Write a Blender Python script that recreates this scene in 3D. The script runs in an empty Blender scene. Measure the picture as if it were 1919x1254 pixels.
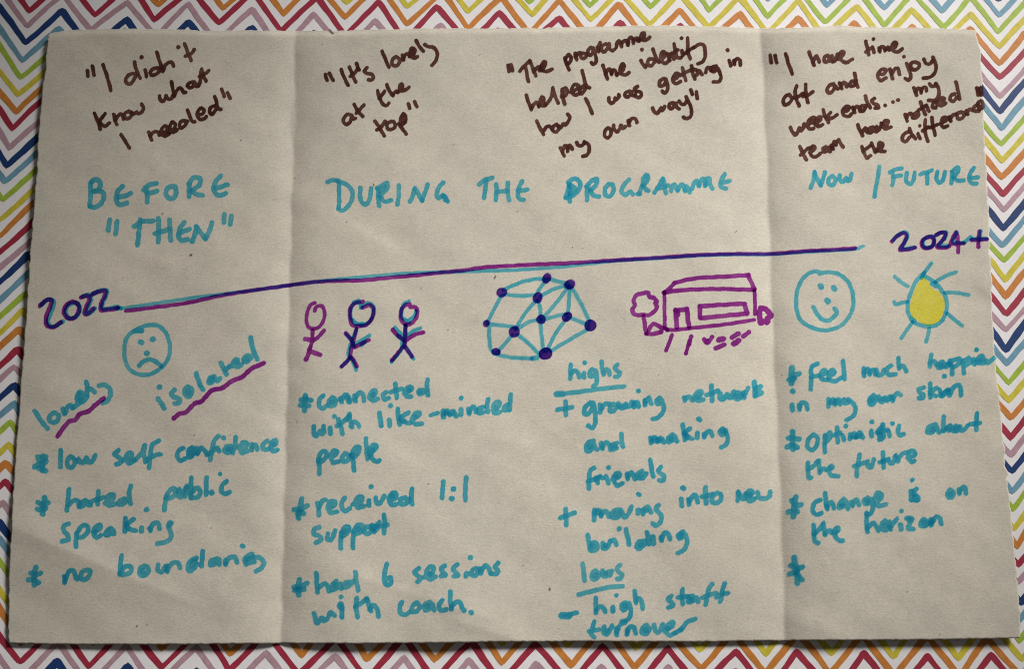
import bpy, math, random
import numpy as np

# ------------------------------------------------------------------ camera, world, lamp, exposure
S = bpy.context.scene
random.seed(7)
rng = np.random.default_rng(11)
F, CX, CY = 1700.0, 959.5, 627.0                # focal length and centre, in the photo's own pixels
TILT, DIST = math.radians(6.6), 0.392
FW = np.array([0, math.sin(TILT), -math.cos(TILT)])
UP = np.array([0, math.cos(TILT), math.sin(TILT)])
RT = np.array([1.0, 0, 0])
EYE = -DIST * FW
cam = bpy.data.objects.new('camera', bpy.data.cameras.new('camera'))
S.collection.objects.link(cam)
cam.location = EYE
cam.rotation_euler = (TILT, 0, 0)
cam.data.sensor_width = 36
cam.data.lens = 36 * F / 1919
cam.data.clip_start = 0.01
cam.data.clip_end = 20
S.camera = cam

W = bpy.data.worlds.new('World')
S.world = W
W.use_nodes = True
W.node_tree.nodes['Background'].inputs[0].default_value = (1.0, 0.93, 0.82, 1)
W.node_tree.nodes['Background'].inputs[1].default_value = 0.072

win = bpy.data.objects.new('window_light', bpy.data.lights.new('window_light', 'AREA'))
S.collection.objects.link(win)
win.data.shape = 'RECTANGLE'
win.data.size, win.data.size_y = 0.44, 0.36
win.data.energy = 1.21
win.data.spread = math.radians(27)
win.data.color = (1.0, 0.965, 0.92)
win.location = (0.70, 0.80, 0.62)
_d = np.array([0.052, 0.012, 0]) - np.array(win.location)
import mathutils
win.rotation_euler = mathutils.Vector(_d).to_track_quat('-Z', 'Y').to_euler()

S.view_settings.view_transform = 'Standard'
S.view_settings.look = 'None'
S.view_settings.exposure = 0
S.view_settings.gamma = 1
S.view_settings.use_curve_mapping = False
S.render.engine = 'CYCLES'
S.cycles.transparent_max_bounces = 40
S.cycles.max_bounces = 6
S.cycles.filter_width = 1.05


def back(px, py, z):
    """point of the plane z (metres) seen at photo pixel px, py"""
    px = np.asarray(px, float); py = np.asarray(py, float); z = np.asarray(z, float)
    d = FW + ((px - CX) / F)[..., None] * RT - ((py - CY) / F)[..., None] * UP
    t = (z - EYE[2]) / d[..., 2]
    return EYE + t[..., None] * d


# ------------------------------------------------------------------ node helpers
def new_mat(name):
    m = bpy.data.materials.new(name); m.use_nodes = True
    nt = m.node_tree; nt.nodes.clear()
    return m, nt, nt.nodes.new('ShaderNodeOutputMaterial')


def noise(nt, co, scale, detail=3, rough=0.55, dist=0.0):
    n = nt.nodes.new('ShaderNodeTexNoise')
    n.inputs['Scale'].default_value = scale; n.inputs['Detail'].default_value = detail
    n.inputs['Roughness'].default_value = rough; n.inputs['Distortion'].default_value = dist
    nt.links.new(co, n.inputs['Vector'])
    return n.outputs['Fac']


def ramp(nt, fac, a, b, ca, cb):
    r = nt.nodes.new('ShaderNodeValToRGB')
    e = r.color_ramp.elements
    e[0].position, e[0].color = a, (*ca, 1)
    e[1].position, e[1].color = b, (*cb, 1)
    nt.links.new(fac, r.inputs['Fac'])
    return r.outputs['Color']


def mix(nt, kind, fac, a, b):
    m = nt.nodes.new('ShaderNodeMix'); m.data_type = 'RGBA'; m.blend_type = kind
    for s, v in ((0, fac), (6, a), (7, b)):
        if hasattr(v, 'links'): nt.links.new(v, m.inputs[s])
        else: m.inputs[s].default_value = v if s == 0 else (*v, 1)
    return m.outputs[2]


def coords(nt, scale=(1, 1, 1), rot=0):
    t = nt.nodes.new('ShaderNodeTexCoord'); mp = nt.nodes.new('ShaderNodeMapping')
    mp.inputs['Scale'].default_value = scale; mp.inputs['Rotation'].default_value = (0, 0, rot)
    nt.links.new(t.outputs['Object'], mp.inputs['Vector'])
    return mp.outputs['Vector']


def paper_material():
    m, nt, out = new_mat('sugar_paper')
    co = coords(nt)
    grain = noise(nt, co, 1400, 4, 0.62, 0.6)
    mott = noise(nt, co, 160, 3, 0.6)
    big = noise(nt, co, 14, 2, 0.5)
    fib1 = noise(nt, coords(nt, (300, 1700, 300), 0.5), 1, 2, 0.5, 1.2)
    fib2 = noise(nt, coords(nt, (300, 1700, 300), -0.8), 1, 2, 0.5, 1.2)
    c = ramp(nt, grain, 0.28, 0.72, (0.455, 0.426, 0.364), (0.590, 0.555, 0.478))
    c = mix(nt, 'MULTIPLY', 1.0, c, ramp(nt, mott, 0.3, 0.7, (0.90, 0.905, 0.91), (1, 1, 1)))
    c = mix(nt, 'MULTIPLY', 1.0, c, ramp(nt, big, 0.3, 0.7, (0.95, 0.95, 0.95), (1, 0.985, 0.97)))
    c = mix(nt, 'MULTIPLY', 1.0, c, ramp(nt, fib1, 0.62, 0.74, (1, 1, 1), (0.86, 0.86, 0.86)))
    c = mix(nt, 'SCREEN', 1.0, c, ramp(nt, fib2, 0.64, 0.76, (0, 0, 0), (0.10, 0.10, 0.09)))
    b = nt.nodes.new('ShaderNodeBsdfPrincipled')
    b.inputs['Roughness'].default_value = 0.85
    b.inputs['Specular IOR Level'].default_value = 0.2
    nt.links.new(c, b.inputs['Base Color'])
    h = mix(nt, 'MIX', 0.45, grain, fib1)
    h = mix(nt, 'MIX', 0.22, h, mott)
    bp = nt.nodes.new('ShaderNodeBump')
    bp.inputs['Strength'].default_value = 0.37; bp.inputs['Distance'].default_value = 0.0004
    nt.links.new(h, bp.inputs['Height']); nt.links.new(bp.outputs['Normal'], b.inputs['Normal'])
    nt.links.new(b.outputs[0], out.inputs[0])
    return m


def printed_material(name, col, var=0.12):
    m, nt, out = new_mat(name)
    co = coords(nt)
    n1 = noise(nt, co, 420, 4, 0.6)
    n2 = noise(nt, co, 70, 2, 0.5)
    lo = tuple(v * (1 - var) for v in col); hi = tuple(min(1, v * (1 + var)) for v in col)
    c = ramp(nt, n1, 0.3, 0.7, lo, hi)
    c = mix(nt, 'MULTIPLY', 1.0, c, ramp(nt, n2, 0.3, 0.7, (1 - var * .8,) * 3, (1, 1, 1)))
    b = nt.nodes.new('ShaderNodeBsdfPrincipled')
    b.inputs['Roughness'].default_value = 0.6
    b.inputs['Specular IOR Level'].default_value = 0.3
    nt.links.new(c, b.inputs['Base Color'])
    bp = nt.nodes.new('ShaderNodeBump')
    bp.inputs['Strength'].default_value = 0.25; bp.inputs['Distance'].default_value = 0.0002
    nt.links.new(n1, bp.inputs['Height']); nt.links.new(bp.outputs['Normal'], b.inputs['Normal'])
    nt.links.new(b.outputs[0], out.inputs[0])
    return m


def ink_material(name, f):
    """a film of marker ink: light is filtered going in and coming out, so inks laid over each other darken"""
    m, nt, out = new_mat(name)
    co = coords(nt)
    n1 = noise(nt, co, 240, 4, 0.65)
    n2 = noise(nt, co, 45, 2, 0.5)
    at = nt.nodes.new('ShaderNodeAttribute'); at.attribute_name = 'ink_amount'

    def math_(op, a, b):
        q = nt.nodes.new('ShaderNodeMath'); q.operation = op
        for k, v in enumerate((a, b)):
            if hasattr(v, 'links'): nt.links.new(v, q.inputs[k])
            else: q.inputs[k].default_value = v
        return q.outputs[0]
    e = math_('MULTIPLY', at.outputs['Fac'], math_('ADD', math_('MULTIPLY', n1, 0.8), math_('ADD', math_('MULTIPLY', n2, 0.7), 0.25)))
    e = math_('MULTIPLY', e, 0.5)
    cc = nt.nodes.new('ShaderNodeCombineColor')
    for k in range(3): nt.links.new(math_('POWER', f[k], e), cc.inputs[k])
    t = nt.nodes.new('ShaderNodeBsdfTransparent')
    nt.links.new(cc.outputs[0], t.inputs['Color']); nt.links.new(t.outputs[0], out.inputs[0])
    return m


INK = {
    'teal': ink_material('teal_marker_ink', (0.110, 0.585, 0.835)),
    'purple': ink_material('purple_marker_ink', (0.36, 0.050, 0.42)),
    'brown': ink_material('brown_marker_ink', (0.150, 0.066, 0.063)),
    'yellow': ink_material('yellow_marker_ink', (1.0, 0.965, 0.16)),
    'speck': ink_material('dark_speck', (0.26, 0.24, 0.22)),
}


# ------------------------------------------------------------------ wrapping paper with printed zigzags
LAT = np.array([[-2.17832799e-01, 1.45181028e-01], [2.89376318e-02, -2.57757800e-03], [-6.15707436e-04, -8.00859754e-03],
                [-1.06248871e-04, 3.35372826e-05], [1.72015504e-05, 3.06848804e-05], [4.66656808e-06, -2.56215531e-06]])


def lat(c, r):
    c2, r2 = min(max(c, -3), 20), min(max(r, -8), 42)          # the fitted grid, continued straight outside
    q = np.array([1, c2, r2, c2 * c2, c2 * r2, r2 * r2]) @ LAT
    dc = np.array([0, 1, 0, 2 * c2, r2, 0]) @ LAT
    dr = np.array([0, 0, 1, 0, c2, 2 * r2]) @ LAT
    return q + (c - c2) * dc + (r - r2) * dr


def wrap_z(x, y):
    return (0.25 * np.sin(x * 31 + 1) * np.sin(y * 27 + .5) + 0.12 * np.sin(x * 77 + y * 40)
            + 0.10 * np.sin(y * 90 - x * 30 + 2)) * 1e-3 - 0.0005


PRINT = [('printed_crimson', (0.30, 0.022, 0.048)), ('printed_mauve', (0.40, 0.25, 0.30)),
         ('printed_navy', (0.007, 0.034, 0.135)), ('printed_steel_blue', (0.13, 0.28, 0.38)),
         ('printed_green', (0.30, 0.42, 0.045)), ('printed_yellow', (0.53, 0.45, 0.045)),
         ('printed_orange', (0.50, 0.185, 0.035))]

V, FC, MI = [], [], []
nx, ny = 130, 110
for j in range(ny + 1):
    for i in range(nx + 1):
        x, y = -0.36 + 0.72 * i / nx, -0.30 + 0.60 * j / ny
        V.append((x, y, float(wrap_z(x, y))))
for j in range(ny):
    for i in range(nx):
        a = j * (nx + 1) + i
        FC.append((a, a + 1, a + nx + 2, a + nx + 1)); MI.append(0)


def arm(p, q, w0, w1, z, mat, bow):
    """one painted stroke of a zigzag, with uneven edges and blunt ends"""
    p, q = np.array(p), np.array(q)
    d = q - p; L = np.linalg.norm(d); d /= L; n = np.array([-d[1], d[0]])
    k = 16
    base = len(V)
    ph = [random.uniform(0, 6.28) for _ in range(4)]
    for i in range(k + 1):
        t = i / k
        c = p + d * L * t + n * bow * math.sin(math.pi * t)
        w = (w0 * (1 - t) + w1 * t) * 0.5
        if i in (0, k): w *= random.uniform(0.45, 0.75)
        for s, a, b in ((1, ph[0], ph[1]), (-1, ph[2], ph[3])):
            ww = w * (1 + 0.09 * math.sin(5 * t + a) + 0.05 * math.sin(17 * t + b) + random.uniform(-.025, .025))
            e = c + n * s * ww
            if i in (0, k): e = e + d * random.uniform(-1, 1) * 0.00022
            V.append((e[0], e[1], float(wrap_z(e[0], e[1])) + z))
    for i in range(k):
        a = base + 2 * i
        FC.append((a, a + 2, a + 3, a + 1)); MI.append(mat)


for r in range(-22, 52):
    mat = 1 + (r % 7)
    thick = [1, .95, 1.12, 1.0, .92, .98, 1.02][r % 7]
    pts = []
    for c in range(-6, 24):
        lo = lat(c, r - 0.34) + np.array([random.gauss(0, .0004), random.gauss(0, .0004)])
        hi = lat(c + 0.5 + random.gauss(0, .018), r - 2.42) + np.array([random.gauss(0, .0003), random.gauss(0, .0005)])
        pts += [lo, hi]
    for i in range(len(pts) - 1):
        p, q = pts[i], pts[i + 1]
        if min(p[0], q[0]) < -0.355 or max(p[0], q[0]) > 0.355 or min(p[1], q[1]) < -0.295 or max(p[1], q[1]) > 0.295:
            continue
        d = (q - p) / np.linalg.norm(q - p)
        wl, wh = 0.00235 * thick * random.uniform(.9, 1.1), 0.00265 * thick * random.uniform(.9, 1.15)
        e0, e1 = 0.00085 * random.uniform(.7, 1.1), 0.00085 * random.uniform(.7, 1.1)
        up = i % 2 == 0
        arm(p - d * e0, q + d * e1, wl if up else wh, wh if up else wl,
            0.00006 if up else 0.00009, mat, random.gauss(0, 0.00028))


def mesh_obj(name, verts, faces, mats, parent=None, mi=None, smooth=True):
    me = bpy.data.meshes.new(name)
    me.from_pydata([tuple(map(float, v)) for v in verts], [], faces)
    for m in mats: me.materials.append(m)
    if mi is not None: me.polygons.foreach_set('material_index', mi)
    if smooth: me.polygons.foreach_set('use_smooth', [True] * len(me.polygons))
    me.update()
    o = bpy.data.objects.new(name, me); S.collection.objects.link(o)
    if parent is not None: o.parent = parent
    return o


wrap = mesh_obj('wrapping_paper', V, FC,
                [printed_material('white_gift_wrap', (0.695, 0.68, 0.695), 0.03)] + [printed_material(n, c) for n, c in PRINT],
                None, MI)
wrap['label'] = 'white wrapping paper with rainbow zigzag stripes lying under the handwritten sheet'
wrap['category'] = 'wrapping paper'

# ------------------------------------------------------------------ the folded sheet of sugar paper
I = np.interp
TOP = [(91, 62), (120, 57), (180, 54), (260, 53), (330, 54.5), (390, 57), (480, 56), (555, 57.5), (612, 57), (622, 60), (632, 57), (700, 55),
       (800, 52.5), (900, 52.5), (1000, 51.5), (1009, 53.5), (1020, 51.5), (1100, 49.5), (1200, 47.5), (1270, 47), (1340, 49), (1440, 52.5),
       (1500, 51), (1587, 46.5), (1600, 49.5), (1700, 51), (1780, 53), (1829, 56)]
RIGHT = [(56, 1829), (68, 1831), (100, 1838), (165, 1841), (230, 1844), (300, 1848), (350, 1850), (420, 1854), (500, 1857), (570, 1859.5),
         (660, 1863), (700, 1867), (740, 1871.5), (800, 1877.5), (860, 1884), (920, 1890), (960, 1893.5), (1010, 1898), (1060, 1904),
         (1100, 1907.5), (1150, 1911), (1197, 1913)]
LEFT = [(62, 91), (85, 88), (140, 83), (190, 77), (250, 72), (320, 68), (400, 62), (470, 56), (540, 52), (600, 48), (660, 43), (740, 38),
        (800, 33), (860, 28.5), (900, 26), (960, 22), (1010, 19.5), (1060, 17), (1120, 16), (1180, 15), (1207, 17)]
BOT = [(17, 1207), (60, 1207.5), (110, 1208.5), (200, 1209), (350, 1209), (480, 1207), (700, 1207), (850, 1205.5), (960, 1204), (1100, 1203),
       (1300, 1204), (1440, 1202), (1600, 1201), (1750, 1200), (1913, 1197)]
fx = lambda T, v: I(v, [p[0] for p in T], [p[1] for p in T])
G = lambda v, c, w: np.exp(-((v - c) / w) ** 2)


def ridge(px, py, a, b, amp, w, w2=None, crest=False):
    """a soft fold from a to b; w2 gives its other flank another width"""
    a, b = np.array(a, float), np.array(b, float)
    d = b - a; L = np.linalg.norm(d); d /= L
    t = (px - a[0]) * d[0] + (py - a[1]) * d[1]
    s = -(px - a[0]) * d[1] + (py - a[1]) * d[0]
    end = np.clip(np.minimum(t + 0.25 * L, 1.25 * L - t) / (0.35 * L), 0, 1)
    ww = np.where(s > 0, w2 or w, w)
    prof = np.exp(-(np.sqrt(s * s + 6) - 2.45) / ww) if crest else np.exp(-(s / ww) ** 2)
    return amp * prof * end * end * (3 - 2 * end)


_w = np.random.default_rng(5)
WRINKLES = []
for _ in range(26):                                        # faint handling marks
    _c, _a, _l = _w.uniform((60, 90), (1860, 1180)), _w.uniform(0, 3.14), _w.uniform(18, 70)
    _v = np.array([math.cos(_a), math.sin(_a)]) * _l
    WRINKLES.append((tuple(_c - _v), tuple(_c + _v), _w.choice([-1, 1]) * _w.uniform(.04, .10), _w.uniform(8, 22), _w.uniform(8, 26), bool(_w.random() < .5)))


def sheet_z(px, py):
    """height of the sheet in metres, at photo pixel px, py"""
    px = np.asarray(px, float); py = np.asarray(py, float)
    z = np.full(np.broadcast(px, py).shape, 1.0)
    c1 = I(py, [57, 300, 600, 900, 1200], [554, 549, 541, 534, 526]) + 1.2 * np.sin(py * .045) + .8 * np.sin(py * .11 + 1)
    c2 = I(py, [52, 300, 600, 900, 1200], [1425, 1437, 1447, 1461, 1471]) + 1.5 * np.sin(py * .04 + 2)
    for c, A, wl, wr in ((c1, 2.7, 46, 46), (c2, 3.0, 64, 48)):
        d = px - c
        a = np.sqrt(d * d + 2) - 1.414
        z = z + A * (1 - np.exp(-a / np.where(d < 0, wl, wr))) * np.exp(-(a / 300) ** 1.5)
    z = z - 0.1 - 1.0 * np.exp(-((px - 17) / 125) ** 2 - ((py - 1207) / 135) ** 2) - 0.5 * np.exp(-((px - 90) / 110) ** 2 - ((py - 60) / 110) ** 2)
    z = z + 0.62 * np.sin(px * .0068 + 1.2) * np.sin(py * .0061 + .3) + 0.27 * np.sin(px * .017 + py * .011) + 0.16 * np.sin(px * .026 - py * .021 + 1.7) \
          + 0.045 * np.sin(px * .061 + py * .037 + .5) + 0.05 * np.sin(px * .043 - py * .067 + 2.5)
    e = fx(BOT, px) - py
    lift = -0.25 + 1.1 * G(px, 640, 70) + 1.0 * G(px, 835, 60) + 0.5 * G(px, 1110, 130) + 0.9 * G(px, 1530, 90) + 1.2 * G(px, 1790, 80)
    z = z + lift * np.exp(-(np.maximum(e, 0) / 120) ** 2)
    f = px - fx(LEFT, py)
    z = z + (0.1 + 1.5 * G(py, 520, 270)) * np.exp(-(np.maximum(f, 0) / 150) ** 2)
    t = py - fx(TOP, px)
    z = z + 0.9 * np.exp(-(np.maximum(t, 0) / 90) ** 2)
    rim = 0.55 + 0.25 * G(px, 300, 240) + 0.15 * np.sin(px * .013) + 0.1 * np.sin(px * .05)
    z = z - rim * np.exp(-(np.maximum(t, 0) / 6.0) ** 2)
    g = fx(RIGHT, py) - px
    z = z + 0.45 * np.exp(-(np.maximum(g, 0) / 60) ** 2)
    for r in (((15, 985), (330, 1120), 1.35, 60, 80, True), ((660, 1078), (900, 1155), .60, 40, 40, True), ((860, 1165), (1000, 1212), .62, 34, 34, True),
              ((655, 425), (745, 475), .22, 12, 34), ((1820, 545), (1862, 575), -.30, 16, 22), ((1808, 690), (1890, 742), .36, 18, 30),
              ((1545, 1058), (1615, 1048), .16, 12, 40), ((1460, 975), (1560, 985), -.14, 14, 26), ((1550, 1165), (1700, 1160), .15, 16, 30),
              ((230, 470), (320, 500), .16, 16, 30), ((480, 740), (545, 700), .15, 10, 26), ((1480, 1160), (1600, 1200), .14, 20, 14),
              ((840, 340), (960, 420), .10, 20, 30), ((1010, 1050), (1110, 1110), -.12, 30, 30)):
        z = z + ridge(px, py, *r)
    for r in WRINKLES:
        z = z + ridge(px, py, *r)
    return np.maximum(z, 0.15) * 1e-3


NS, NT = 660, 330
tt = np.linspace(0, 1, NT + 1)
tt = np.concatenate([np.linspace(0, 0.02, 24), np.linspace(0.02, 1, NT - 22)[1:]]); NT = len(tt) - 1
ss = np.linspace(0, 1, NS + 1)
jit = lambda n, a: np.convolve(rng.normal(0, a, n + 8), np.ones(3) / 3, 'same')[4:4 + n]
tx = 91 + ss * (1829 - 91); ty = fx(TOP, tx) + jit(NS + 1, .9)
bx = 17 + ss * (1913 - 17); by = fx(BOT, bx) + jit(NS + 1, .5)
ly = 62 + tt * (1207 - 62); lx = fx(LEFT, ly) + jit(NT + 1, 1.1)
ry = 56 + tt * (1197 - 56); rx = fx(RIGHT, ry) + jit(NT + 1, 1.5)
ty[0], by[0], ty[-1], by[-1] = 62, 1207, 56, 1197
lx[0], lx[-1], rx[0], rx[-1] = 91, 17, 1829, 1913
s2, t2 = np.meshgrid(ss, tt)


def coons(T, B, L, R):
    return ((1 - t2) * T[None, :] + t2 * B[None, :] + (1 - s2) * L[:, None] + s2 * R[:, None]
            - ((1 - s2) * (1 - t2) * T[0] + s2 * (1 - t2) * T[-1] + (1 - s2) * t2 * B[0] + s2 * t2 * B[-1]))


gx, gy = coons(tx, bx, lx, rx), coons(ty, by, ly, ry)
top = back(gx, gy, sheet_z(gx, gy))
n1 = (NS + 1) * (NT + 1)
vt = top.reshape(-1, 3)
vb = vt - np.array([0, 0, 0.00028])
V = np.concatenate([vt, vb])
FC = []
for j in range(NT):
    for i in range(NS):
        a = j * (NS + 1) + i
        FC.append((a, a + NS + 1, a + NS + 2, a + 1))
        FC.append((n1 + a, n1 + a + 1, n1 + a + NS + 2, n1 + a + NS + 1))
ring = [i for i in range(NS + 1)] + [j * (NS + 1) + NS for j in range(1, NT + 1)] + \
       [NT * (NS + 1) + i for i in range(NS - 1, -1, -1)] + [j * (NS + 1) for j in range(NT - 1, 0, -1)]
nm = len(FC)
for k in range(len(ring)):
    a, b = ring[k], ring[(k + 1) % len(ring)]
    FC.append((a, b, n1 + b, n1 + a))
sheet = mesh_obj('paper_sheet', V, FC, [paper_material()])
_s = [True] * len(FC)
_s[nm:] = [False] * (len(FC) - nm)
sheet.data.polygons.foreach_set('use_smooth', _s)
sheet['label'] = 'creased grey-beige sheet of paper covered in brown, teal and purple marker writing and doodles'
sheet['category'] = 'paper'

# ------------------------------------------------------------------ marker strokes
layer = [0]


def smooth_path(P):
    """centripetal Catmull-Rom through the traced points"""
    P = np.array(P, float)
    if len(P) < 3: return P
    Q = [P[0] * 2 - P[1], *P, P[-1] * 2 - P[-2]]
    out = []
    for i in range(1, len(Q) - 2):
        p0, p1, p2, p3 = Q[i - 1:i + 3]
        t0 = 0; t1 = t0 + max(np.linalg.norm(p1 - p0), 1e-6) ** .5
        tb = t1 + max(np.linalg.norm(p2 - p1), 1e-6) ** .5; t3 = tb + max(np.linalg.norm(p3 - p2), 1e-6) ** .5
        n = max(2, int(np.linalg.norm(p2 - p1) / 2.0) + 1)
        for t in np.linspace(t1, tb, n, endpoint=False):
            A1 = (t1 - t) / (t1 - t0) * p0 + (t - t0) / (t1 - t0) * p1
            A2 = (tb - t) / (tb - t1) * p1 + (t - t1) / (tb - t1) * p2
            A3 = (t3 - t) / (t3 - tb) * p2 + (t - tb) / (t3 - tb) * p3
            B1 = (tb - t) / (tb - t0) * A1 + (t - t0) / (tb - t0) * A2
            B2 = (t3 - t) / (t3 - t1) * A2 + (t - t1) / (t3 - t1) * A3
            out.append((tb - t) / (tb - t1) * B1 + (t - t1) / (tb - t1) * B2)
    out.append(P[-1])
    return np.array(out)


def stroke_field(P, w, X, Y, fill):
    """signed distance to the outline of one marker stroke (round nib, slightly ragged edge), in photo pixels"""
    poly = np.array(P, float) if fill else smooth_path(P)
    D = np.full(X.shape, 1e9)
    segs = list(zip(poly[:-1], poly[1:])) if len(poly) > 1 else [(poly[0], poly[0])]
    if fill: segs.append((poly[-1], poly[0]))
    for a, b in segs:
        d = b - a; L = d @ d
        t = np.clip(((X - a[0]) * d[0] + (Y - a[1]) * d[1]) / L, 0, 1) if L > 0 else 0
        D = np.minimum(D, (X - a[0] - t * d[0]) ** 2 + (Y - a[1] - t * d[1]) ** 2)
    D = np.sqrt(D)
    ph = rng.uniform(0, 6.28, 6)
    rag = 0.030 * w * (np.sin(X * .33 + Y * .21 + ph[0]) + np.sin(Y * .37 - X * .18 + ph[1])) \
        + 0.018 * w * (np.sin(X * .95 + ph[2]) + np.sin(Y * .87 + ph[3])) + 0.16 * np.sin(X * 1.9 + Y * 1.3 + ph[4])
    if fill:
        ins = np.zeros(X.shape, bool)
        for a, b in segs:
            cr = (a[1] > Y) != (b[1] > Y)
            with np.errstate(divide='ignore', invalid='ignore'):
                ins ^= cr & (X < (b[0] - a[0]) * (Y - a[1]) / (b[1] - a[1]) + a[0])
        return np.where(ins, -D, D) + rag * 1.5
    return D - w / 2 + rag


LOAD = {'bullet_text': 1.1, 'heading_text': .94, 'face_outline': .84, 'eye': .95, 'nose': .95, 'mouth': .9, 'link': .86, 'sun_outline': .86, 'sun_ray': .84,
        'teal_line': .8, 'node_underlay': .62, 'node': 1.1}
FATTER = {'teal': 1.0, 'purple': 1.03, 'brown': 1.03, 'yellow': 1, 'speck': 1}


def ink(name, colour, width, block, text, parent=sheet, label=None, fill=False):
    """strokes separated by ';', each a list of x y in the enlargement 'block'; 'w=..' in front changes its width"""
    ox, oy, s = block
    strokes = []
    for st in text.split(';'):
        st = st.strip()
        if not st: continue
        w = width
        if st.startswith('w='):
            a, st = st.split(None, 1); w = float(a[2:])
        v = [float(t) for t in st.split()]
        strokes.append((np.array([(ox + v[k] / s, oy + v[k + 1] / s) for k in range(0, len(v) - 1, 2)]), w / s * FATTER[colour]))
    h = 1.25
    allp = np.concatenate([p for p, _ in strokes]); mw = max(w for _, w in strokes)
    x0, y0 = allp.min(0) - mw - 8; x1, y1 = allp.max(0) + mw + 8
    xs = np.arange(x0, x1, h); ys = np.arange(y0, y1, h)
    D = np.full((len(ys), len(xs)), 99.0); cov = np.zeros(D.shape)
    for P, w in strokes:
        lo = P.min(0) - w - 7; hi = P.max(0) + w + 7
        i0, i1 = np.searchsorted(xs, (lo[0], hi[0])); j0, j1 = np.searchsorted(ys, (lo[1], hi[1]))
        X, Y = np.meshgrid(xs[i0:i1], ys[j0:j1])
        d = stroke_field(P, w, X, Y, fill)
        D[j0:j1, i0:i1] = np.minimum(D[j0:j1, i0:i1], d)
        cov[j0:j1, i0:i1] += rng.uniform(.90, 1.08) / (1 + np.exp(np.clip(d * 2.2, -40, 40)))
    rich = np.clip(cov, 0.94, 3.2)
    rich = LOAD.get(name, 1.0) * np.where(rich > 1, 1 + (0.36 if colour == 'teal' else 0.22) * (rich - 1), rich) * (0.97 + 0.16 * np.exp(-((D + 1.1) / 0.9) ** 2))     # a second pass adds less ink than the first
    inside = D < 0
    ids, loc, den, faces = {}, [], [], []
    layer[0] += 1
    off = 0.00010 + 0.0000022 * (layer[0] % 70)

    def vid(key, x, y, r):
        if key not in ids:
            ids[key] = len(loc); loc.append((x, y)); den.append(float(r))
        return ids[key]
    any_in = inside[:-1, :-1] | inside[1:, :-1] | inside[:-1, 1:] | inside[1:, 1:]
    for j, i in zip(*np.nonzero(any_in)):
        cs = ((j, i), (j + 1, i), (j + 1, i + 1), (j, i + 1))
        f = []
        for k in range(4):
            a, b = cs[k], cs[(k + 1) % 4]
            if inside[a]: f.append(vid(a, xs[a[1]], ys[a[0]], rich[a]))
            if inside[a] != inside[b]:
                p, q = (a, b) if a < b else (b, a)
                u = D[p] / (D[p] - D[q])
                f.append(vid((p, q), xs[p[1]] + u * (xs[q[1]] - xs[p[1]]), ys[p[0]] + u * (ys[q[0]] - ys[p[0]]), max(rich[p], rich[q])))
        if len(f) > 2: faces.append(f)
    q = np.array(loc)
    verts = back(q[:, 0], q[:, 1], sheet_z(q[:, 0], q[:, 1]) + off).tolist()
    me = bpy.data.meshes.new(name)
    me.from_pydata(verts, [], faces)
    at = me.attributes.new('ink_amount', 'FLOAT', 'POINT'); at.data.foreach_set('value', den)
    me.materials.append(INK[colour]); me.update()
    o = bpy.data.objects.new(name, me); S.collection.objects.link(o); o.parent = parent
    if label: o['label'] = label
    return o


def group(name, label, parent=sheet):
    o = bpy.data.objects.new(name, None); S.collection.objects.link(o); o.parent = parent
    o.empty_display_size = 0.01
    o['label'] = label
    return o

Z = 3.998
A, B, C, D = (0, 0, Z), (480, 0, Z), (960, 0, Z), (1439, 0, Z)
E_, F_, G_, H_ = (0, 300, Z), (480, 300, Z), (960, 300, Z), (1439, 300, Z)
J, K, L_, M = (0, 580, Z), (0, 860, Z), (520, 700, Z), (520, 890, Z)
N, O, P_, Q = (1000, 670, Z), (1000, 920, Z), (1439, 480, Z), (1439, 660, Z)
R, S_, T, U = (1439, 900, Z), (880, 490, Z), (1160, 490, Z), (480, 490, Z)
J2, PX = (320, 580, 4.181), (0, 0, 1)

# the four quotes in brown
ink('quote_text', 'brown', 27, A, '''655 525 660 568; 692 490 706 560; 772 482 800 560 832 675;
1000 545 965 560 943 595 952 622 980 622 1008 585 1018 545; 1008 462 1018 505 1038 560 1052 582; 1088 520 1098 570; w=32 1060 425;
1185 505 1150 510 1125 540 1140 560 1175 550 1205 510; 1175 388 1195 450 1220 532; 1228 520 1240 485 1268 462 1292 468 1302 492; w=33 1335 350;
1385 325 1400 370 1432 450; 1388 418 1425 402 1445 385 1455 368;
707 845 727 890 752 965; 788 850 750 905 760 925 785 942 820 920; 852 855 862 895 875 930; 868 895 890 860 908 852 920 870 925 888;
965 830 938 845 932 870 950 886 978 876 985 850 965 830; 985 835 1000 852 1025 838 1035 850 1060 838 1076 808 1062 778;
1195 715 1200 740 1218 758 1240 735 1245 715 1262 740 1285 735 1295 712; 1285 608 1295 660 1307 718; 1305 715 1330 670 1350 655 1365 670 1378 692 1392 690;
1455 610 1425 615 1405 640 1418 655 1445 645 1462 620 1475 645 1490 640; 1490 640 1502 600 1510 515 1525 570 1545 605; 1495 570 1530 555 1565 525;
908 1005 935 1050 970 1105;
1115 985 1125 1020 1138 1048; 1130 1015 1150 990 1180 985 1195 1010; 1200 1005 1240 985 1255 950 1235 942 1212 965 1210 1000 1235 1018 1268 1000;
1268 990 1305 960 1312 925 1292 912 1275 945 1275 980 1300 988 1328 970; 1385 900 1360 905 1345 935 1355 955 1385 940 1405 905; 1405 820 1420 860 1440 905 1460 910;
1482 862 1522 845 1528 820 1508 808 1485 830 1480 865 1495 890 1530 888 1548 870; 1605 790 1580 800 1570 835 1590 855 1618 820; 1610 720 1622 760 1638 812 1655 815;
1662 665 1680 720; 1705 690 1725 735''', label='brown handwriting reading "I didn\'t know what I needed"')
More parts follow.
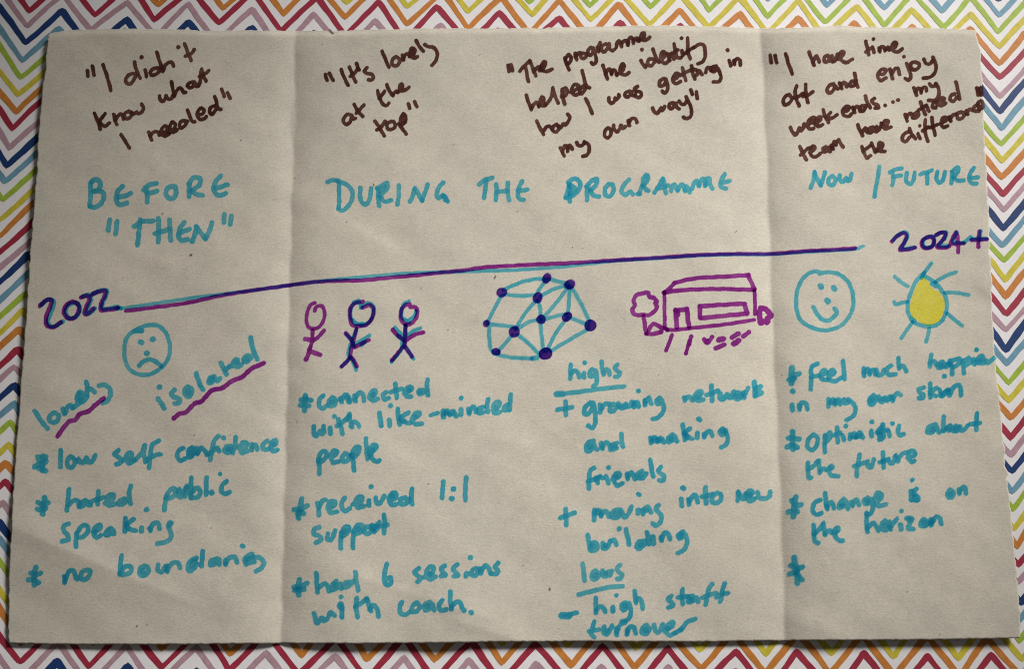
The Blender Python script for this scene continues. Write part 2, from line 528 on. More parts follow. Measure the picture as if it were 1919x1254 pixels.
ink('quote_text', 'brown', 27, B, '''520 555 532 598; 548 545 578 598; 637 515 657 570 690 635; 700 500 722 555 746 612; 705 568 740 542 762 510; 752 470 762 500 775 520;
832 505 812 528 830 545 866 552 880 578 862 598 842 594; 945 380 965 430 995 498; 1050 420 1025 440 1020 475 1040 490 1070 475 1075 440 1050 420;
1095 410 1105 445; 1105 435 1120 405 1140 400 1150 420; 1152 418 1182 400 1190 370 1172 355 1155 380 1160 410 1185 432 1210 420; w=34 1172 378 1178 400;
1200 300 1220 340 1255 380; 1265 330 1290 345 1322 348 1345 365 1358 410 1345 455 1318 485;
715 860 685 855 660 880 655 912 680 930 705 910 718 870 730 890 745 885; 735 780 760 825 800 870; 750 845 780 815 808 785;
910 675 925 730 950 775 975 788 995 770; 925 735 945 710 965 680; 980 630 1000 680 1027 715; 1027 700 1052 680 1062 690; 1062 690 1092 662 1100 640 1088 625 1075 650 1085 678 1115 672 1145 650;
890 905 920 945 960 1015; 905 970 940 945 965 905; 1010 905 982 925 985 960 1015 968 1042 945 1035 912 1010 905; 1068 925 1090 955 1125 1000; 1078 925 1090 870 1105 850 1120 870 1118 910 1098 930; w=38 1104 862 1104 905;
1140 775 1152 810; 1188 758 1205 795''', label='brown handwriting reading "It\'s lonely at the top"')
ink('quote_text', 'brown', 27, C, '''-32 485 -24 532; -8 482 4 525; 58 530 90 490 130 455; 100 490 110 550 122 608; 132 450 155 510 177 565; 165 530 190 500 212 500 222 525; 205 525 240 500 250 465 235 460 220 490 225 520 255 532 300 515;
395 430 405 470 428 520; 400 440 425 405 440 425 435 460 415 475; 470 395 475 420 485 445; 480 420 495 395 512 392; 530 395 515 415 525 435 550 425 555 402 530 395;
590 350 570 370 570 400 590 410 607 385 607 355 620 400 630 440 625 468 605 478 592 465; 640 350 648 385; 645 375 652 335 660 315; 700 325 675 340 670 375 690 385 715 355 725 325 735 365 752 375 768 365;
780 350 787 315 800 300 815 320 820 345; 820 325 840 300 860 305 868 335; 868 330 877 285 892 275 905 300 910 320; 910 300 930 280 945 285 950 305; 940 300 985 280 990 245 975 245 965 270 970 292 1000 298 1030 275;
105 710 120 755 145 820; 145 810 170 770 185 765 200 795; 200 790 230 775 238 735 220 725 212 760 225 790 250 785; 250 785 285 740 300 690 305 655 315 700 345 768;
375 665 378 720 395 780; 370 720 380 690 398 655 414 680 398 715 372 718; 440 690 485 660 495 635 470 630 450 655 450 695 480 710 505 695; 555 635 525 645 505 680 520 700 550 665; 525 525 540 590 562 648 580 655;
680 485 695 535 715 590; 700 550 715 520 730 515 745 555; 745 550 760 520 775 530 785 560; 780 555 825 530 840 490 825 475 810 505 815 548 850 558 875 540;
965 450 975 470 1000 500; w=30 972 368; 1055 440 1025 440 1015 475 1040 490 1070 460; 1055 365 1075 420 1100 465; 1105 455 1140 420 1145 390 1125 385 1115 425 1125 460 1155 470 1175 450; 1165 400 1175 430 1182 450; 1175 430 1195 395 1207 425 1212 440;
1212 325 1225 380 1237 425 1265 430; 1195 400 1240 370; 1272 375 1278 415; w=30 1268 283; 1315 280 1315 330 1320 400 1335 435; 1290 400 1330 372 1362 350; 1362 352 1400 330 1430 332 1445 365 1445 420 1425 460 1392 475;
185 905 210 960 235 1005; 230 990 260 945 285 945 300 968; 335 928 310 945 305 975 330 985 350 960 335 928; 350 940 365 952 385 925 398 935 418 912 432 875 415 852;
550 735 575 785 600 848; 725 728 728 760 740 772 765 755 770 730 775 745 785 740 802 715 797 705; 880 680 850 690 845 715 865 725 890 700 895 685 900 712 922 705; 940 645 915 660 930 680 960 685 968 710 950 728 920 720;
1135 585 1108 600 1105 640 1130 640 1150 612 1152 590 1165 640 1160 680 1140 693 1125 678; 1205 590 1235 580 1250 555 1230 545 1210 565 1205 605 1230 625 1262 605; 1275 505 1290 560 1300 600; 1345 490 1350 535 1370 590; 1262 560 1310 535 1350 515 1378 520;
1385 560 1398 525 1412 535 1422 555; 1450 540 1460 508 1480 502 1488 525; 1530 490 1500 500 1495 528 1515 535 1535 502 1555 540 1565 580 1545 610 1507 610; 1625 450 1638 490; w=30 1615 372; 1660 450 1668 480; 1665 465 1685 435 1705 445 1710 485;
360 1105 375 1135 390 1165; 380 1130 395 1090 410 1090 415 1132; 415 1110 430 1085 442 1095 450 1115; 485 1065 495 1088 520 1088 545 1065; 540 1060 572 1082 578 1125 560 1160 530 1168;
715 955 695 980 695 1015 715 1030 740 1000 735 962 715 955; 760 935 765 965 785 985 805 960 815 935 830 960 850 945; 868 900 880 940; 875 920 890 890 908 885 925 890 935 915;
1052 805 1065 835 1085 848 1105 820 1115 805 1125 825 1140 805 1142 795; 1205 765 1180 775 1175 800 1195 812 1215 792 1227 770 1232 800 1250 812; 1252 755 1265 775 1290 778 1308 755; 1302 720 1327 770 1345 830 1335 872 1305 885 1282 875;
1338 668 1350 705; 1380 685 1388 735''', label='brown handwriting reading "The programme helped me identify how I was getting in my own way"')
ink('quote_text', 'brown', 27, D, '''18 410 28 465; 55 412 68 465; 135 400 155 470 185 550; 310 385 325 430 348 485; 340 460 365 415 380 440 385 460; 450 410 425 425 425 455 445 460 465 435 472 455 487 460; 482 415 500 455 515 425 522 400; 530 440 565 410 570 385 550 385 540 415 555 450 590 465 635 440;
735 305 745 350 758 405; 735 385 760 368 782 350; 785 350 797 388; w=28 792 290; 835 355 840 385; 835 375 850 348 868 350 880 378; 880 372 900 350 912 372; 915 365 960 345 965 320 945 315 930 345 945 380 975 385 1008 362;
160 705 130 720 115 760 130 785 160 770 180 735 162 705; 217 640 205 680 215 740 235 790; 190 730 230 720 262 698; 285 630 285 680 300 765; 265 720 300 710 338 685;
495 625 465 635 445 670 460 695 490 675 507 640 515 655 525 662; 538 620 555 660; 550 640 570 612 585 622 592 648; 655 610 630 605 615 630 625 645 650 635 665 600; 652 545 660 600 675 650;
830 550 870 550 885 520 860 515 835 535 825 575 850 600 887 580; 915 515 935 585; 930 550 955 510 975 510 988 555; 1040 470 1055 510 1072 570 1055 598 1030 585; w=28 1020 420; 1105 460 1075 470 1075 505 1100 520 1130 505 1135 475 1105 460; 1170 440 1185 470 1215 475 1235 450; 1238 425 1262 490 1250 545 1215 575 1165 582;
170 950 185 985 205 1010 225 985 237 955 250 978 268 955 272 925; 300 932 345 905 350 880 320 885 300 920 310 960 345 960; 355 930 395 895 395 872 375 880 362 915 378 945 412 930; 415 820 430 870 455 915; 470 840 440 882 480 882 520 858;
565 830 600 825 610 800 585 795 562 820 570 860 605 870 628 850; 637 800 652 842; 645 825 662 795 680 800 692 832; 730 790 702 790 692 820 712 830 735 800; 730 715 745 760 768 805; 800 735 780 750 792 770 825 785 830 805 805 808; w=29 880 787; w=29 938 762; w=29 977 747;
1095 655 1105 685 1115 710; 1110 690 1127 658 1145 665 1150 690; 1150 678 1170 650 1185 655 1190 678; 1212 625 1225 642 1250 642 1265 625; 1258 622 1280 660 1280 710 1255 745 1205 750;
240 1095 260 1140 290 1195; 245 1160 270 1140 300 1110 320 1105; 315 1140 340 1125 355 1100 337 1092 320 1122 330 1165 360 1172 395 1148; 435 1095 415 1110 420 1135 440 1130 457 1100 467 1135; 478 1085 490 1115; 485 1100 500 1058 512 1085; 510 1075 532 1045 545 1070 565 1100;
675 930 690 975 712 1015; 705 995 730 955 740 965 747 990; 787 950 760 960 760 990 775 990 797 960 803 982 818 985; 817 945 830 972 845 945 852 920; 858 950 890 935 902 905 880 902 863 935 880 962 925 948;
1030 855 1045 905; 1040 880 1060 850 1075 850 1085 880; 1115 840 1095 855 1095 880 1120 875 1132 850 1115 840; 1145 760 1160 805 1182 855; 1130 820 1160 805 1190 785; 1190 795 1210 830; 1265 755 1240 770 1235 800 1260 805; 1270 785 1310 765 1322 735 1300 732 1285 760 1295 790 1335 770; 1402 700 1375 712 1368 745 1390 755 1417 725; 1410 610 1425 670 1438 738;
w=31 1568 658 1578 705; w=31 1598 655 1600 705; 1575 670 1600 690;
705 1095 720 1140 745 1180 770 1165; 715 1132 740 1110 765 1090; 778 1070 795 1110 807 1138; 805 1130 820 1120; 820 1130 850 1112 860 1075 840 1065 830 1095 840 1127 880 1132;
1055 985 1020 1002 1008 1040 1030 1060 1065 1022; 1062 960 1080 1005 1108 1038; 1125 1000 1142 1035; w=28 1140 940; 1182 895 1177 950 1185 1010 1200 1055; 1160 978 1205 948; 1230 875 1235 930 1255 1010; 1215 955 1270 930; 1297 922 1335 902 1345 880 1315 878 1300 918 1315 950 1347 940; 1360 870 1372 905; 1367 895 1385 862 1408 852;
1450 835 1420 848 1425 885 1455 885 1475 850 1450 835; 1488 825 1500 855; 1492 850 1515 815 1535 825; 1572 780 1545 798 1550 828 1582 830; 1580 810 1610 785 1605 755 1582 760 1577 790 1590 815 1612 800''',
    label='brown handwriting reading "I have time off and enjoy weekends... my team have noticed the difference"')

# headings
ink('heading_text', 'teal', 37, E_, '''680 165 678 260 675 345; 682 168 712 140 752 165 742 212 705 235; 718 228 768 238 780 272 755 328 712 352 675 345;
920 195 885 228 872 280 880 322 905 335 952 318; 885 278 930 268 978 248; 1075 220 1110 188 1172 172; 1098 215 1104 270 1102 312; 1108 245 1178 232; 1285 192 1252 215 1246 260 1275 288 1308 275 1322 230 1312 198 1282 194;
1420 180 1417 270; 1415 178 1450 132 1500 138 1498 180 1460 212 1432 228; 1430 225 1470 255 1518 262; 1655 118 1615 160 1605 230 1640 265 1692 245; 1615 205 1660 197 1705 182;
822 445 812 525; 878 460 866 550; 1005 495 1060 460 1148 455; 1050 445 1042 540 1030 635; 1188 435 1190 520 1186 610; 1272 448 1276 530 1280 602; 1162 548 1220 532 1268 515; 1380 465 1348 510 1340 578 1365 602 1408 592; 1348 548 1380 532 1420 515; 1470 500 1462 550 1442 610; 1470 492 1505 545 1540 588; 1540 588 1568 530 1590 468;
1680 405 1679 468; 1735 418 1726 480''', label='teal capitals reading BEFORE "THEN"')
o = ink('heading_text', 'teal', 34, F_, '''535 160 570 150 612 150; 620 172 623 260 620 352; 608 150 680 182 722 235 710 310 670 362 638 376 618 362; 782 205 779 268 796 318 825 332 848 300 862 210; 915 215 916 280 922 342; 905 208 940 190 982 168 984 208 950 245 925 268; 925 235 965 200; 935 280 962 308 1012 300; 1070 188 1068 260 1060 332; 1185 215 1175 265 1153 310; 1192 208 1215 250 1245 302; 1245 302 1266 240 1285 178; 1402 165 1370 200 1354 260 1370 282 1402 262 1438 308; 1400 262 1420 300;
1672 182 1710 148 1772 130; 1727 150 1716 220 1709 282; 1800 178 1802 240 1797 298; 1886 168 1886 230 1896 298; 1802 238 1880 228;
1995 155 1968 205 1962 255 1980 292 2004 294; 1968 228 2005 224 2032 216;
2345 175 2335 240 2318 275; 2352 195 2352 310; 2338 165 2388 135 2428 165 2418 220 2368 268 2322 282; w=46 2355 190 2390 220 2358 250; 2482 195 2480 250 2480 298; 2475 198 2518 152 2552 138 2548 185 2508 222; 2505 225 2530 262 2570 270; 2642 175 2615 212 2620 262 2652 268 2682 215 2668 180 2638 178; 2795 145 2758 182 2740 235 2765 258 2802 235 2825 255;
2895 190 2882 220 2875 252; 2895 185 2905 130 2928 108 2938 135 2918 170 2902 188; 2902 188 2922 220 2940 230; w=44 2922 120 2915 160; 2875 252 2862 252; 2985 240 3018 190 3048 135; 3048 135 3062 190 3070 245; 3010 208 3068 198 3088 188; 3110 228 3118 195 3134 182 3152 215 3158 228; 3162 218 3185 182 3204 192 3214 230; 3212 222 3228 195 3248 238; 3270 212 3284 168 3304 154 3318 192; 3318 192 3340 145 3355 140 3365 190; 3364 190 3384 135 3394 135 3404 180 3418 212;
3512 102 3484 152 3484 198 3518 212; 3488 168 3546 154''', label='teal capitals reading DURING THE PROGRAMME')
ink('heading_text', 'teal', 32, H_, '''350 85 345 140 322 208; 352 90 375 150 400 188; 400 188 416 130 428 88; 485 118 457 140 462 182 490 184 508 145 488 118; 540 112 542 148 562 162 588 132 597 155 615 148 628 102; 838 48 820 150 800 272; 915 88 950 72 1003 58; 935 88 940 140 935 185; 942 125 1000 112; 1042 92 1037 150 1065 178 1090 150 1102 92; 1145 105 1180 92 1228 75; 1195 95 1195 172; 1270 88 1266 140 1280 168 1310 150 1328 85; 1382 85 1377 172; 1380 82 1425 52 1428 82 1392 125; 1392 125 1420 150 1470 150; 1545 55 1517 95 1512 148 1530 172 1565 175; 1520 132 1576 127''', label='teal capitals reading NOW / FUTURE')

# the timeline with its two years, purple drawn over teal
dt = group('date_text', 'purple over teal handwriting reading 2022')
ink('teal_underlay', 'teal', 33, E_, '''312 1082 355 1046 402 1056 394 1110 374 1165 362 1198 368 1236 402 1248 472 1208; 556 1064 512 1090 492 1140 516 1182 560 1178 598 1130 594 1086 556 1064; 618 1022 664 1008 684 1044 662 1095 646 1150 690 1136 712 1108; 700 998 750 978 800 976 795 1020 775 1060 766 1114 810 1112 880 1100 905 1112''', dt)
ink('purple_digit', 'purple', 33, E_, '''300 1092 345 1052 385 1045 378 1095 355 1150 345 1190 350 1235 390 1252 458 1215; 545 1058 500 1085 480 1140 510 1185 555 1180 590 1130 585 1080 545 1058; 608 1030 655 1015 672 1040 650 1095 635 1150 665 1145 702 1112; 690 1005 740 985 790 980 785 1020 765 1060 755 1120 800 1122 885 1107''', dt)
dt = group('date_text', 'purple over teal handwriting reading 2024+')
ink('teal_underlay', 'teal', 30, H_, '''940 598 978 560 1030 538 1048 560 1028 615 1000 664 1050 662 1100 652; 1205 572 1170 596 1165 636 1190 654 1236 640 1250 596 1232 570 1200 574; 1270 556 1298 542 1338 542 1328 580 1290 625 1280 640 1350 640; 1418 538 1395 586 1385 612 1430 618 1470 615 1500 592 1522 575; 1595 528 1588 600; 1530 592 1598 586 1640 588''', dt)
ink('purple_digit', 'purple', 30, H_, '''930 607 970 567 1020 545 1040 565 1020 620 990 670 1040 668 1105 655; 1195 575 1160 600 1155 640 1185 660 1230 645 1245 600 1225 572 1190 578; 1260 560 1290 545 1330 545 1320 585 1280 630 1270 650 1340 652 1362 642; 1410 540 1385 590 1375 620 1420 625 1468 622; 1418 555 1427 620 1427 686; 1585 532 1580 600 1578 650; 1528 598 1590 594 1642 592''', dt)
tl = group('timeline', 'long rising purple line drawn over a teal line')
ink('teal_line', 'teal', 6.6, PX, '218 579 250 574.5 300 567 375 556 425 550 480 543 555 532.5 605 526 642 522.5 705 516.5 755 512.5 805 510 855 509 905 507.5 960 506 1010 503 1060 499 1110 493 1160 488 1235 483.5 1310 478.5 1385 476.5 1440 476.5 1514 471.5 1564 469 1604 466 1618 461', tl)
ink('purple_line', 'purple', 7.2, PX, '236 582.5 287 576 350 567.5 412 554 480 543 517 538 555 532.5 592 528 630 526 680 525 730 520 780 515.5 830 510 867 506.5 905 501 960 497.5 1010 495 1060 493 1097 491 1160 487 1235 482.5 1310 477.5 1385 475.5 1440 475.5 1514 470 1564 467.5 1603 465', tl)

# faces
def face(block, w, label, outline, eyes, nose, mouth, wm):
    g = group('drawn_face', label)
    ink('face_outline', 'teal', w, block, outline, g)
    for e in eyes: ink('eye', 'teal', 42, block, e, g)
    ink('nose', 'teal', 44, block, nose, g)
    ink('mouth', 'teal', wm, block, mouth, g)
face(J, 32, 'teal sad face', '1055 160 1000 165 950 215 932 300 945 400 990 465 1070 490 1150 475 1225 420 1270 340 1270 250 1240 170 1190 122 1130 115 1060 132 1000 162; w=40 1010 158 1062 160',
     ('1054 242 1062 246', '1144 222 1150 224'), '1100 328 1104 328', '1042 420 1080 385 1130 375 1175 395 1208 422', 34)
face(P_, 31, 'teal smiling face', '388 130 440 120 530 132 600 190 635 270 640 370 605 460 530 530 430 555 320 530 245 475 215 380 222 260 270 160 350 112 402 122',
     ('394 220 402 232', '494 234 502 244'), '444 330 452 340', '342 380 370 430 410 475 450 482 500 450 520 420 498 392', 33)

# stick figures
g = group('stick_figure', 'plain purple stick figure')
ink('figure_head', 'purple', 27, U, '440 370 452 340 490 332 513 370 505 440 470 490 425 503 392 490 378 430 390 360 415 318 440 310', g)
ink('figure_body', 'purple', 29, U, '425 515 420 590 405 650; w=34 370 580 430 588; 430 590 465 565 510 515; w=34 405 640 395 690 375 735; w=34 405 672 440 685 480 700', g)
g = group('stick_figure', 'purple and teal stick figure with a heart-shaped head')
ink('figure_head', 'teal', 28, U, '790 345 770 300 735 315 712 350 708 405 735 460 780 470; 770 290 730 305; 785 345 840 308 872 325 885 350; 730 440 760 468 800 462; 885 350 868 420 830 465 790 480', g)
ink('figure_head', 'purple', 30, U, '800 345 850 325 880 352 870 420 830 470 770 484 722 474 704 410 712 340 750 308 800 300', g)
ink('figure_body', 'teal', 28, U, '735 620 800 585 850 552; 755 505 720 590 692 690 700 720; 715 720 750 812; 790 628 820 600; 676 540 715 590 735 635; 706 715 680 750 646 782', g)
ink('figure_body', 'purple', 30, U, '752 505 735 570 715 650 705 720; 672 535 715 590 738 640; 740 640 800 610 845 588; 705 715 680 750 642 787; 715 720 740 755 755 785', g)
g = group('stick_figure', 'purple and teal stick figure with open arms')
ink('figure_head', 'teal', 28, U, '1146 295 1110 315 1090 360 1095 420 1135 440 1185 410 1200 370; 1110 430 1150 455', g)
ink('figure_head', 'purple', 30, U, '1158 342 1190 340 1210 372 1195 430 1150 470 1110 465 1085 420 1090 360 1120 325 1150 317', g)
ink('figure_body', 'teal', 28, U, '1042 492 1100 560; 1130 555 1180 520 1232 498; 1018 752 1090 655 1095 600; 1120 640 1180 728; 1120 480 1116 560 1110 640; 1060 555 1110 590', g)
ink('figure_body', 'purple', 30, U, '1120 475 1118 560 1110 640; 1022 510 1060 550 1112 592; 1120 592 1190 548 1252 530; 1110 630 1060 690 1018 740; 1120 640 1168 712', g)

# network of dots and links
g = group('network_drawing', 'teal web of links joining dark purple dots')
ink('link', 'teal', 29, S_, '250 215 300 190 400 150 500 130 560 128', g)
for st in ('270 245 370 256 490 250', '243 250 190 345 140 445', '580 130 545 180 512 225', '600 130 670 150 735 160', '530 262 600 220 680 190 735 180',
           '500 290 430 370 345 500', '515 290 530 350 535 420', '740 190 650 310 560 410', '750 180 748 280 738 385', '765 190 840 320 900 450',
           '140 465 220 475 330 490', '350 510 440 455 525 430', '545 440 640 410 720 395', '740 415 820 445 890 475', '148 495 150 580 162 660 190 690',
           '320 550 270 610 215 670', '360 545 440 610 530 700', '530 440 540 540 555 670', '725 430 650 530 580 670', '890 505 750 585 610 670', '215 700 340 720 470 725', 'w=38 470 725 505 722'):
    ink('link', 'teal', 29, S_, st, g)
for x, y, a, b, ang in ((243, 230, 40, 36, 0), (580, 124, 32, 40, .5), (752, 170, 42, 36, -.4), (512, 270, 37, 42, .3), (128, 462, 26, 26, 0), (337, 525, 42, 44, .3),
                        (537, 433, 36, 36, 0), (730, 414, 33, 42, .8), (906, 478, 46, 45, 0), (200, 676, 36, 28, .2), (570, 690, 53, 46, -.3)):
    ring = ' '.join('%.1f %.1f' % (x + a * math.cos(t) * math.cos(ang) - b * math.sin(t) * math.sin(ang), y + a * math.cos(t) * math.sin(ang) + b * math.sin(t) * math.cos(ang))
                    for t in np.linspace(0, 2 * math.pi, 22, endpoint=False))
    ink('node_underlay', 'teal', 20, S_, ring, g, fill=True)
    ink('node', 'purple', 20, S_, ring, g, fill=True)

# the building, its trees and the ground marks
g = group('building_drawing', 'purple outline of a low wide building')
ink('roof', 'purple', 31, T, '345 232 380 200 418 158; 418 160 500 138 600 122 800 112 970 100; 970 102 992 155 1015 205; 345 232 420 220 500 212 750 205 1015 212; w=38 340 232; w=40 1012 205; w=38 970 102', g)
ink('wall', 'purple', 28, T, '342 230 342 360 345 500; 362 510 420 512 550 498 800 470 1012 437; 1015 215 1020 300 1020 395', g)
ink('door', 'purple', 34, T, '425 370 430 430 434 492; 422 362 440 380; 425 368 512 355; 510 360 518 430 526 488; w=44 430 372 438 400', g)
ink('window', 'purple', 33, T, '605 335 750 325 940 315; 942 318 962 385; 962 390 800 405 612 424; 605 335 610 422', g)
g = group('tree_drawing', 'purple scalloped tree left of the building drawing')
ink('crown', 'purple', 31, T, '205 232 170 238 135 250 112 290 118 330 100 358 112 392 140 402 180 398 230 398 285 345 272 310 285 300 262 272 228 262 222 236', g)
ink('trunk', 'purple', 30, T, '185 408 190 440 197 490 207 538', g)
ink('bush_drawing', 'purple', 31, T, '207 540 260 542 312 530; 225 515 240 485 262 468 300 485 322 500 318 528; 318 500 350 500 362 512', label='small purple bush at the left end of the building')
ink('bush_drawing', 'purple', 44, T, 'w=40 1062 352 1092 352 1118 375 1140 405 1114 425 1112 455 1088 450 1066 460 1054 425 1055 385 1062 352', label='small filled purple bush at the right end of the building')
ink('path_drawing', 'purple', 28, T, '398 548 376 610 355 665; w=32 543 562 525 620; 530 600 502 690', label='two slanting purple strokes below the building')
ink('flower_mark', 'purple', 32, T, '640 582 660 610 698 565; w=40 660 598; w=42 752 586 782 580; w=34 725 650 790 624; w=36 850 568 896 540; w=42 862 616 896 592; w=33 932 560 975 530', label='row of short purple dashes below the building')

# the sun
g = group('sun_drawing', 'teal sun with a yellow middle')
ink('sun_outline', 'teal', 31, P_, '1175 120 1110 190 1075 270 1050 350 1055 430 1095 490 1160 520 1230 525 1300 490 1335 420 1340 330 1300 250 1250 195 1170 145; w=38 1075 470 1100 490; w=42 1235 205 1262 220', g)
ink('sun_disc', 'yellow', 20, P_, '1168 152 1125 205 1085 290 1066 370 1062 412 1078 425 1085 462 1120 470 1140 498 1172 508 1215 520 1285 488 1322 410 1328 330 1300 300 1288 262 1250 258 1222 225 1208 195 1180 170', g, fill=True)
for st in ('1225 52 1180 115 1150 165', '1258 192 1330 148 1412 118', '1325 272 1420 274 1508 290', '1345 425 1400 475 1458 522', '1212 540 1202 590 1186 642', '1085 492 1040 555 1000 614', '1045 342 1000 350 955 358 948 342', '952 152 1000 192 1050 225'):
    ink('sun_ray', 'teal', 29, P_, st, g)

# moods under 2022
g = group('mood_text', 'teal handwriting reading lonely with a wavy purple underline')
ink('word', 'teal', 37, J, '262 762 300 820 355 892; 410 775 375 795 372 832 400 848 432 830 438 792 410 775; 470 745 485 780; 488 778 510 725 530 718 545 740; 548 738 600 690 625 640 600 618 580 650 585 700 622 690 655 655; w=50 600 640 605 675; 648 542 655 600 652 645; 652 600 682 595 708 618; 742 570 780 565 820 590 828 640 805 685 770 700', g)
ink('underline', 'purple', 34, J, '432 950 470 895 520 840 565 825 600 780 655 768 720 710 780 665', g)
g = group('mood_text', 'teal handwriting reading isolated with a wavy purple underline')
ink('word', 'teal', 37, J, '1185 668 1210 705 1233 740; w=40 1194 580 1199 580; 1308 602 1286 630 1300 655 1345 670 1343 698 1312 703; 1410 578 1387 600 1392 640 1415 652 1436 630 1433 592 1410 578; w=46 1412 618; 1472 478 1490 540 1520 598; 1605 500 1572 515 1566 545 1590 545 1612 512 1625 535 1650 515; w=46 1580 530 1595 522; 1655 400 1680 450 1698 486; 1690 450 1720 425; 1718 430 1775 410 1780 375 1760 380 1748 415 1785 428 1812 410; w=44 1770 395; 1872 348 1843 348 1826 375 1845 392 1880 365; w=46 1848 370; 1878 208 1890 270 1908 330 1928 370', g)
ink('underline', 'purple', 34, J, '1303 815 1340 785 1390 770 1460 705 1505 690 1590 605 1660 590 1750 530 1815 505 1890 440 1978 402', g)

# bullets, first panel
ink('bullet_text', 'teal', 36, J, 'w=42 325 1098 318 1150 322 1208; w=42 285 1105 300 1135 345 1105; w=42 262 1178 300 1160 345 1140; w=40 290 1190 345 1210; 455 1055 455 1120 453 1180; 530 1100 507 1130 512 1178 540 1182 563 1150 550 1112 530 1100; 590 1118 602 1145 625 1148 650 1112 662 1142 690 1142 714 1095; 890 1055 860 1085 882 1105 908 1125 900 1152 872 1160; 930 1132 985 1110 985 1078 960 1078 945 1110 965 1152 1010 1130; 1010 1130 1065 1070 1085 1015 1080 1070 1088 1140; 1190 985 1145 1010 1128 1080 1118 1185; 1090 1132 1150 1098 1202 1085',
    label='teal handwriting reading * low self')
ink('bullet_text', 'teal', 37, J2, '100 1085 62 1110 54 1158 78 1186 112 1170; 168 1078 140 1105 144 1158 170 1148 185 1100 168 1078; w=44 165 1090 160 1140; 205 1085 210 1130; 215 1125 240 1085 262 1100 285 1138; 375 990 342 1030 322 1110 312 1178; 285 1138 345 1100 365 1085 380 1112; w=40 415 1007; 470 1070 435 1078 423 1110 447 1122 476 1098; w=42 450 1095; 510 1003 505 1060 486 1125; 540 1092 590 1075 595 1045 565 1045 545 1080 555 1122 605 1110; 635 1058 635 1105; 638 1085 662 1060 680 1098; 755 1030 725 1055 722 1088 745 1102 768 1092; 785 1078 825 1050 825 1025 797 1037 787 1080 802 1108 838 1102; w=44 800 1055',
    label='teal handwriting reading confidence')
ink('bullet_text', 'teal', 36, K, 'w=42 335 290 328 340 320 415; w=40 285 328 320 345 362 328; w=40 282 378 320 382 345 372; 520 228 510 300 502 388; 510 350 555 312 582 315 592 358; 640 310 612 330 602 358 630 350 655 320 662 345 682 345; 738 242 735 300 732 342; 680 322 740 302 775 288; 788 332 848 302 852 272 825 268 800 300 815 348 862 340; 935 300 902 312 887 335 905 345 945 322; 982 205 968 265 980 338; w=40 1098 382 1103 382; 1248 280 1240 330 1232 388; 1240 292 1275 235 1308 222 1312 265 1270 298 1248 296; 1345 228 1336 270 1352 288 1400 205; 1400 212 1388 280; 1435 145 1432 220 1430 292; 1430 262 1478 218 1502 250 1480 288 1435 294; 1548 142 1545 268; w=42 1588 252 1588 258; w=36 1652 113; 1700 168 1665 200 1662 248 1690 262 1722 248; 515 488 482 502 478 540 510 575 512 608 465 618; 575 552 572 600 570 660; 578 562 610 508 648 502 662 540 625 582 588 590; 698 548 752 520 752 498 722 508 702 550 720 588 755 575; w=42 715 545; 830 522 802 540 792 572 820 568 845 532 855 562; 940 445 938 500 937 545; 1002 452 950 500 978 530 1018 540; 950 480 960 530; w=40 1062 520 1062 542; 1122 520 1127 540; 1128 530 1152 482 1190 487 1194 525; 1275 475 1262 500 1277 540 1280 592 1245 622 1180 636; 1288 482 1270 500; w=42 270 815 258 870 258 945; w=38 232 855 270 865 305 858; w=40 212 908 250 905 288 928; 482 882 487 928; 488 912 520 842 550 838 568 890 582 902; 655 832 617 850 608 898 635 908 668 880 678 842 652 834; 912 725 905 790 897 862; 900 858 940 808 982 812 978 850 935 870 897 866; 1080 802 1052 822 1048 860 1070 878 1108 855 1112 817 1080 802; w=44 1070 840; 1185 798 1186 838 1210 848 1240 805; 1250 802 1256 845; 1256 835 1285 790 1320 775 1338 785 1350 818; 1475 742 1422 772 1410 828 1430 842 1480 790; w=46 1440 800 1460 770; 1520 692 1515 750 1512 808; 1625 748 1582 768 1578 798 1610 788 1640 752 1645 792; 1690 760 1692 795; 1692 780 1725 738 1762 737 1775 778; w=40 1835 755 1845 790; w=40 1817 652 1821 653; 1838 768 1888 748 1890 718 1862 722 1838 755 1860 782 1905 772; w=44 1860 750; 1885 742 1940 738 1978 772 1962 815 1918 845',
    label='teal handwriting reading * hated public speaking * no boundaries')

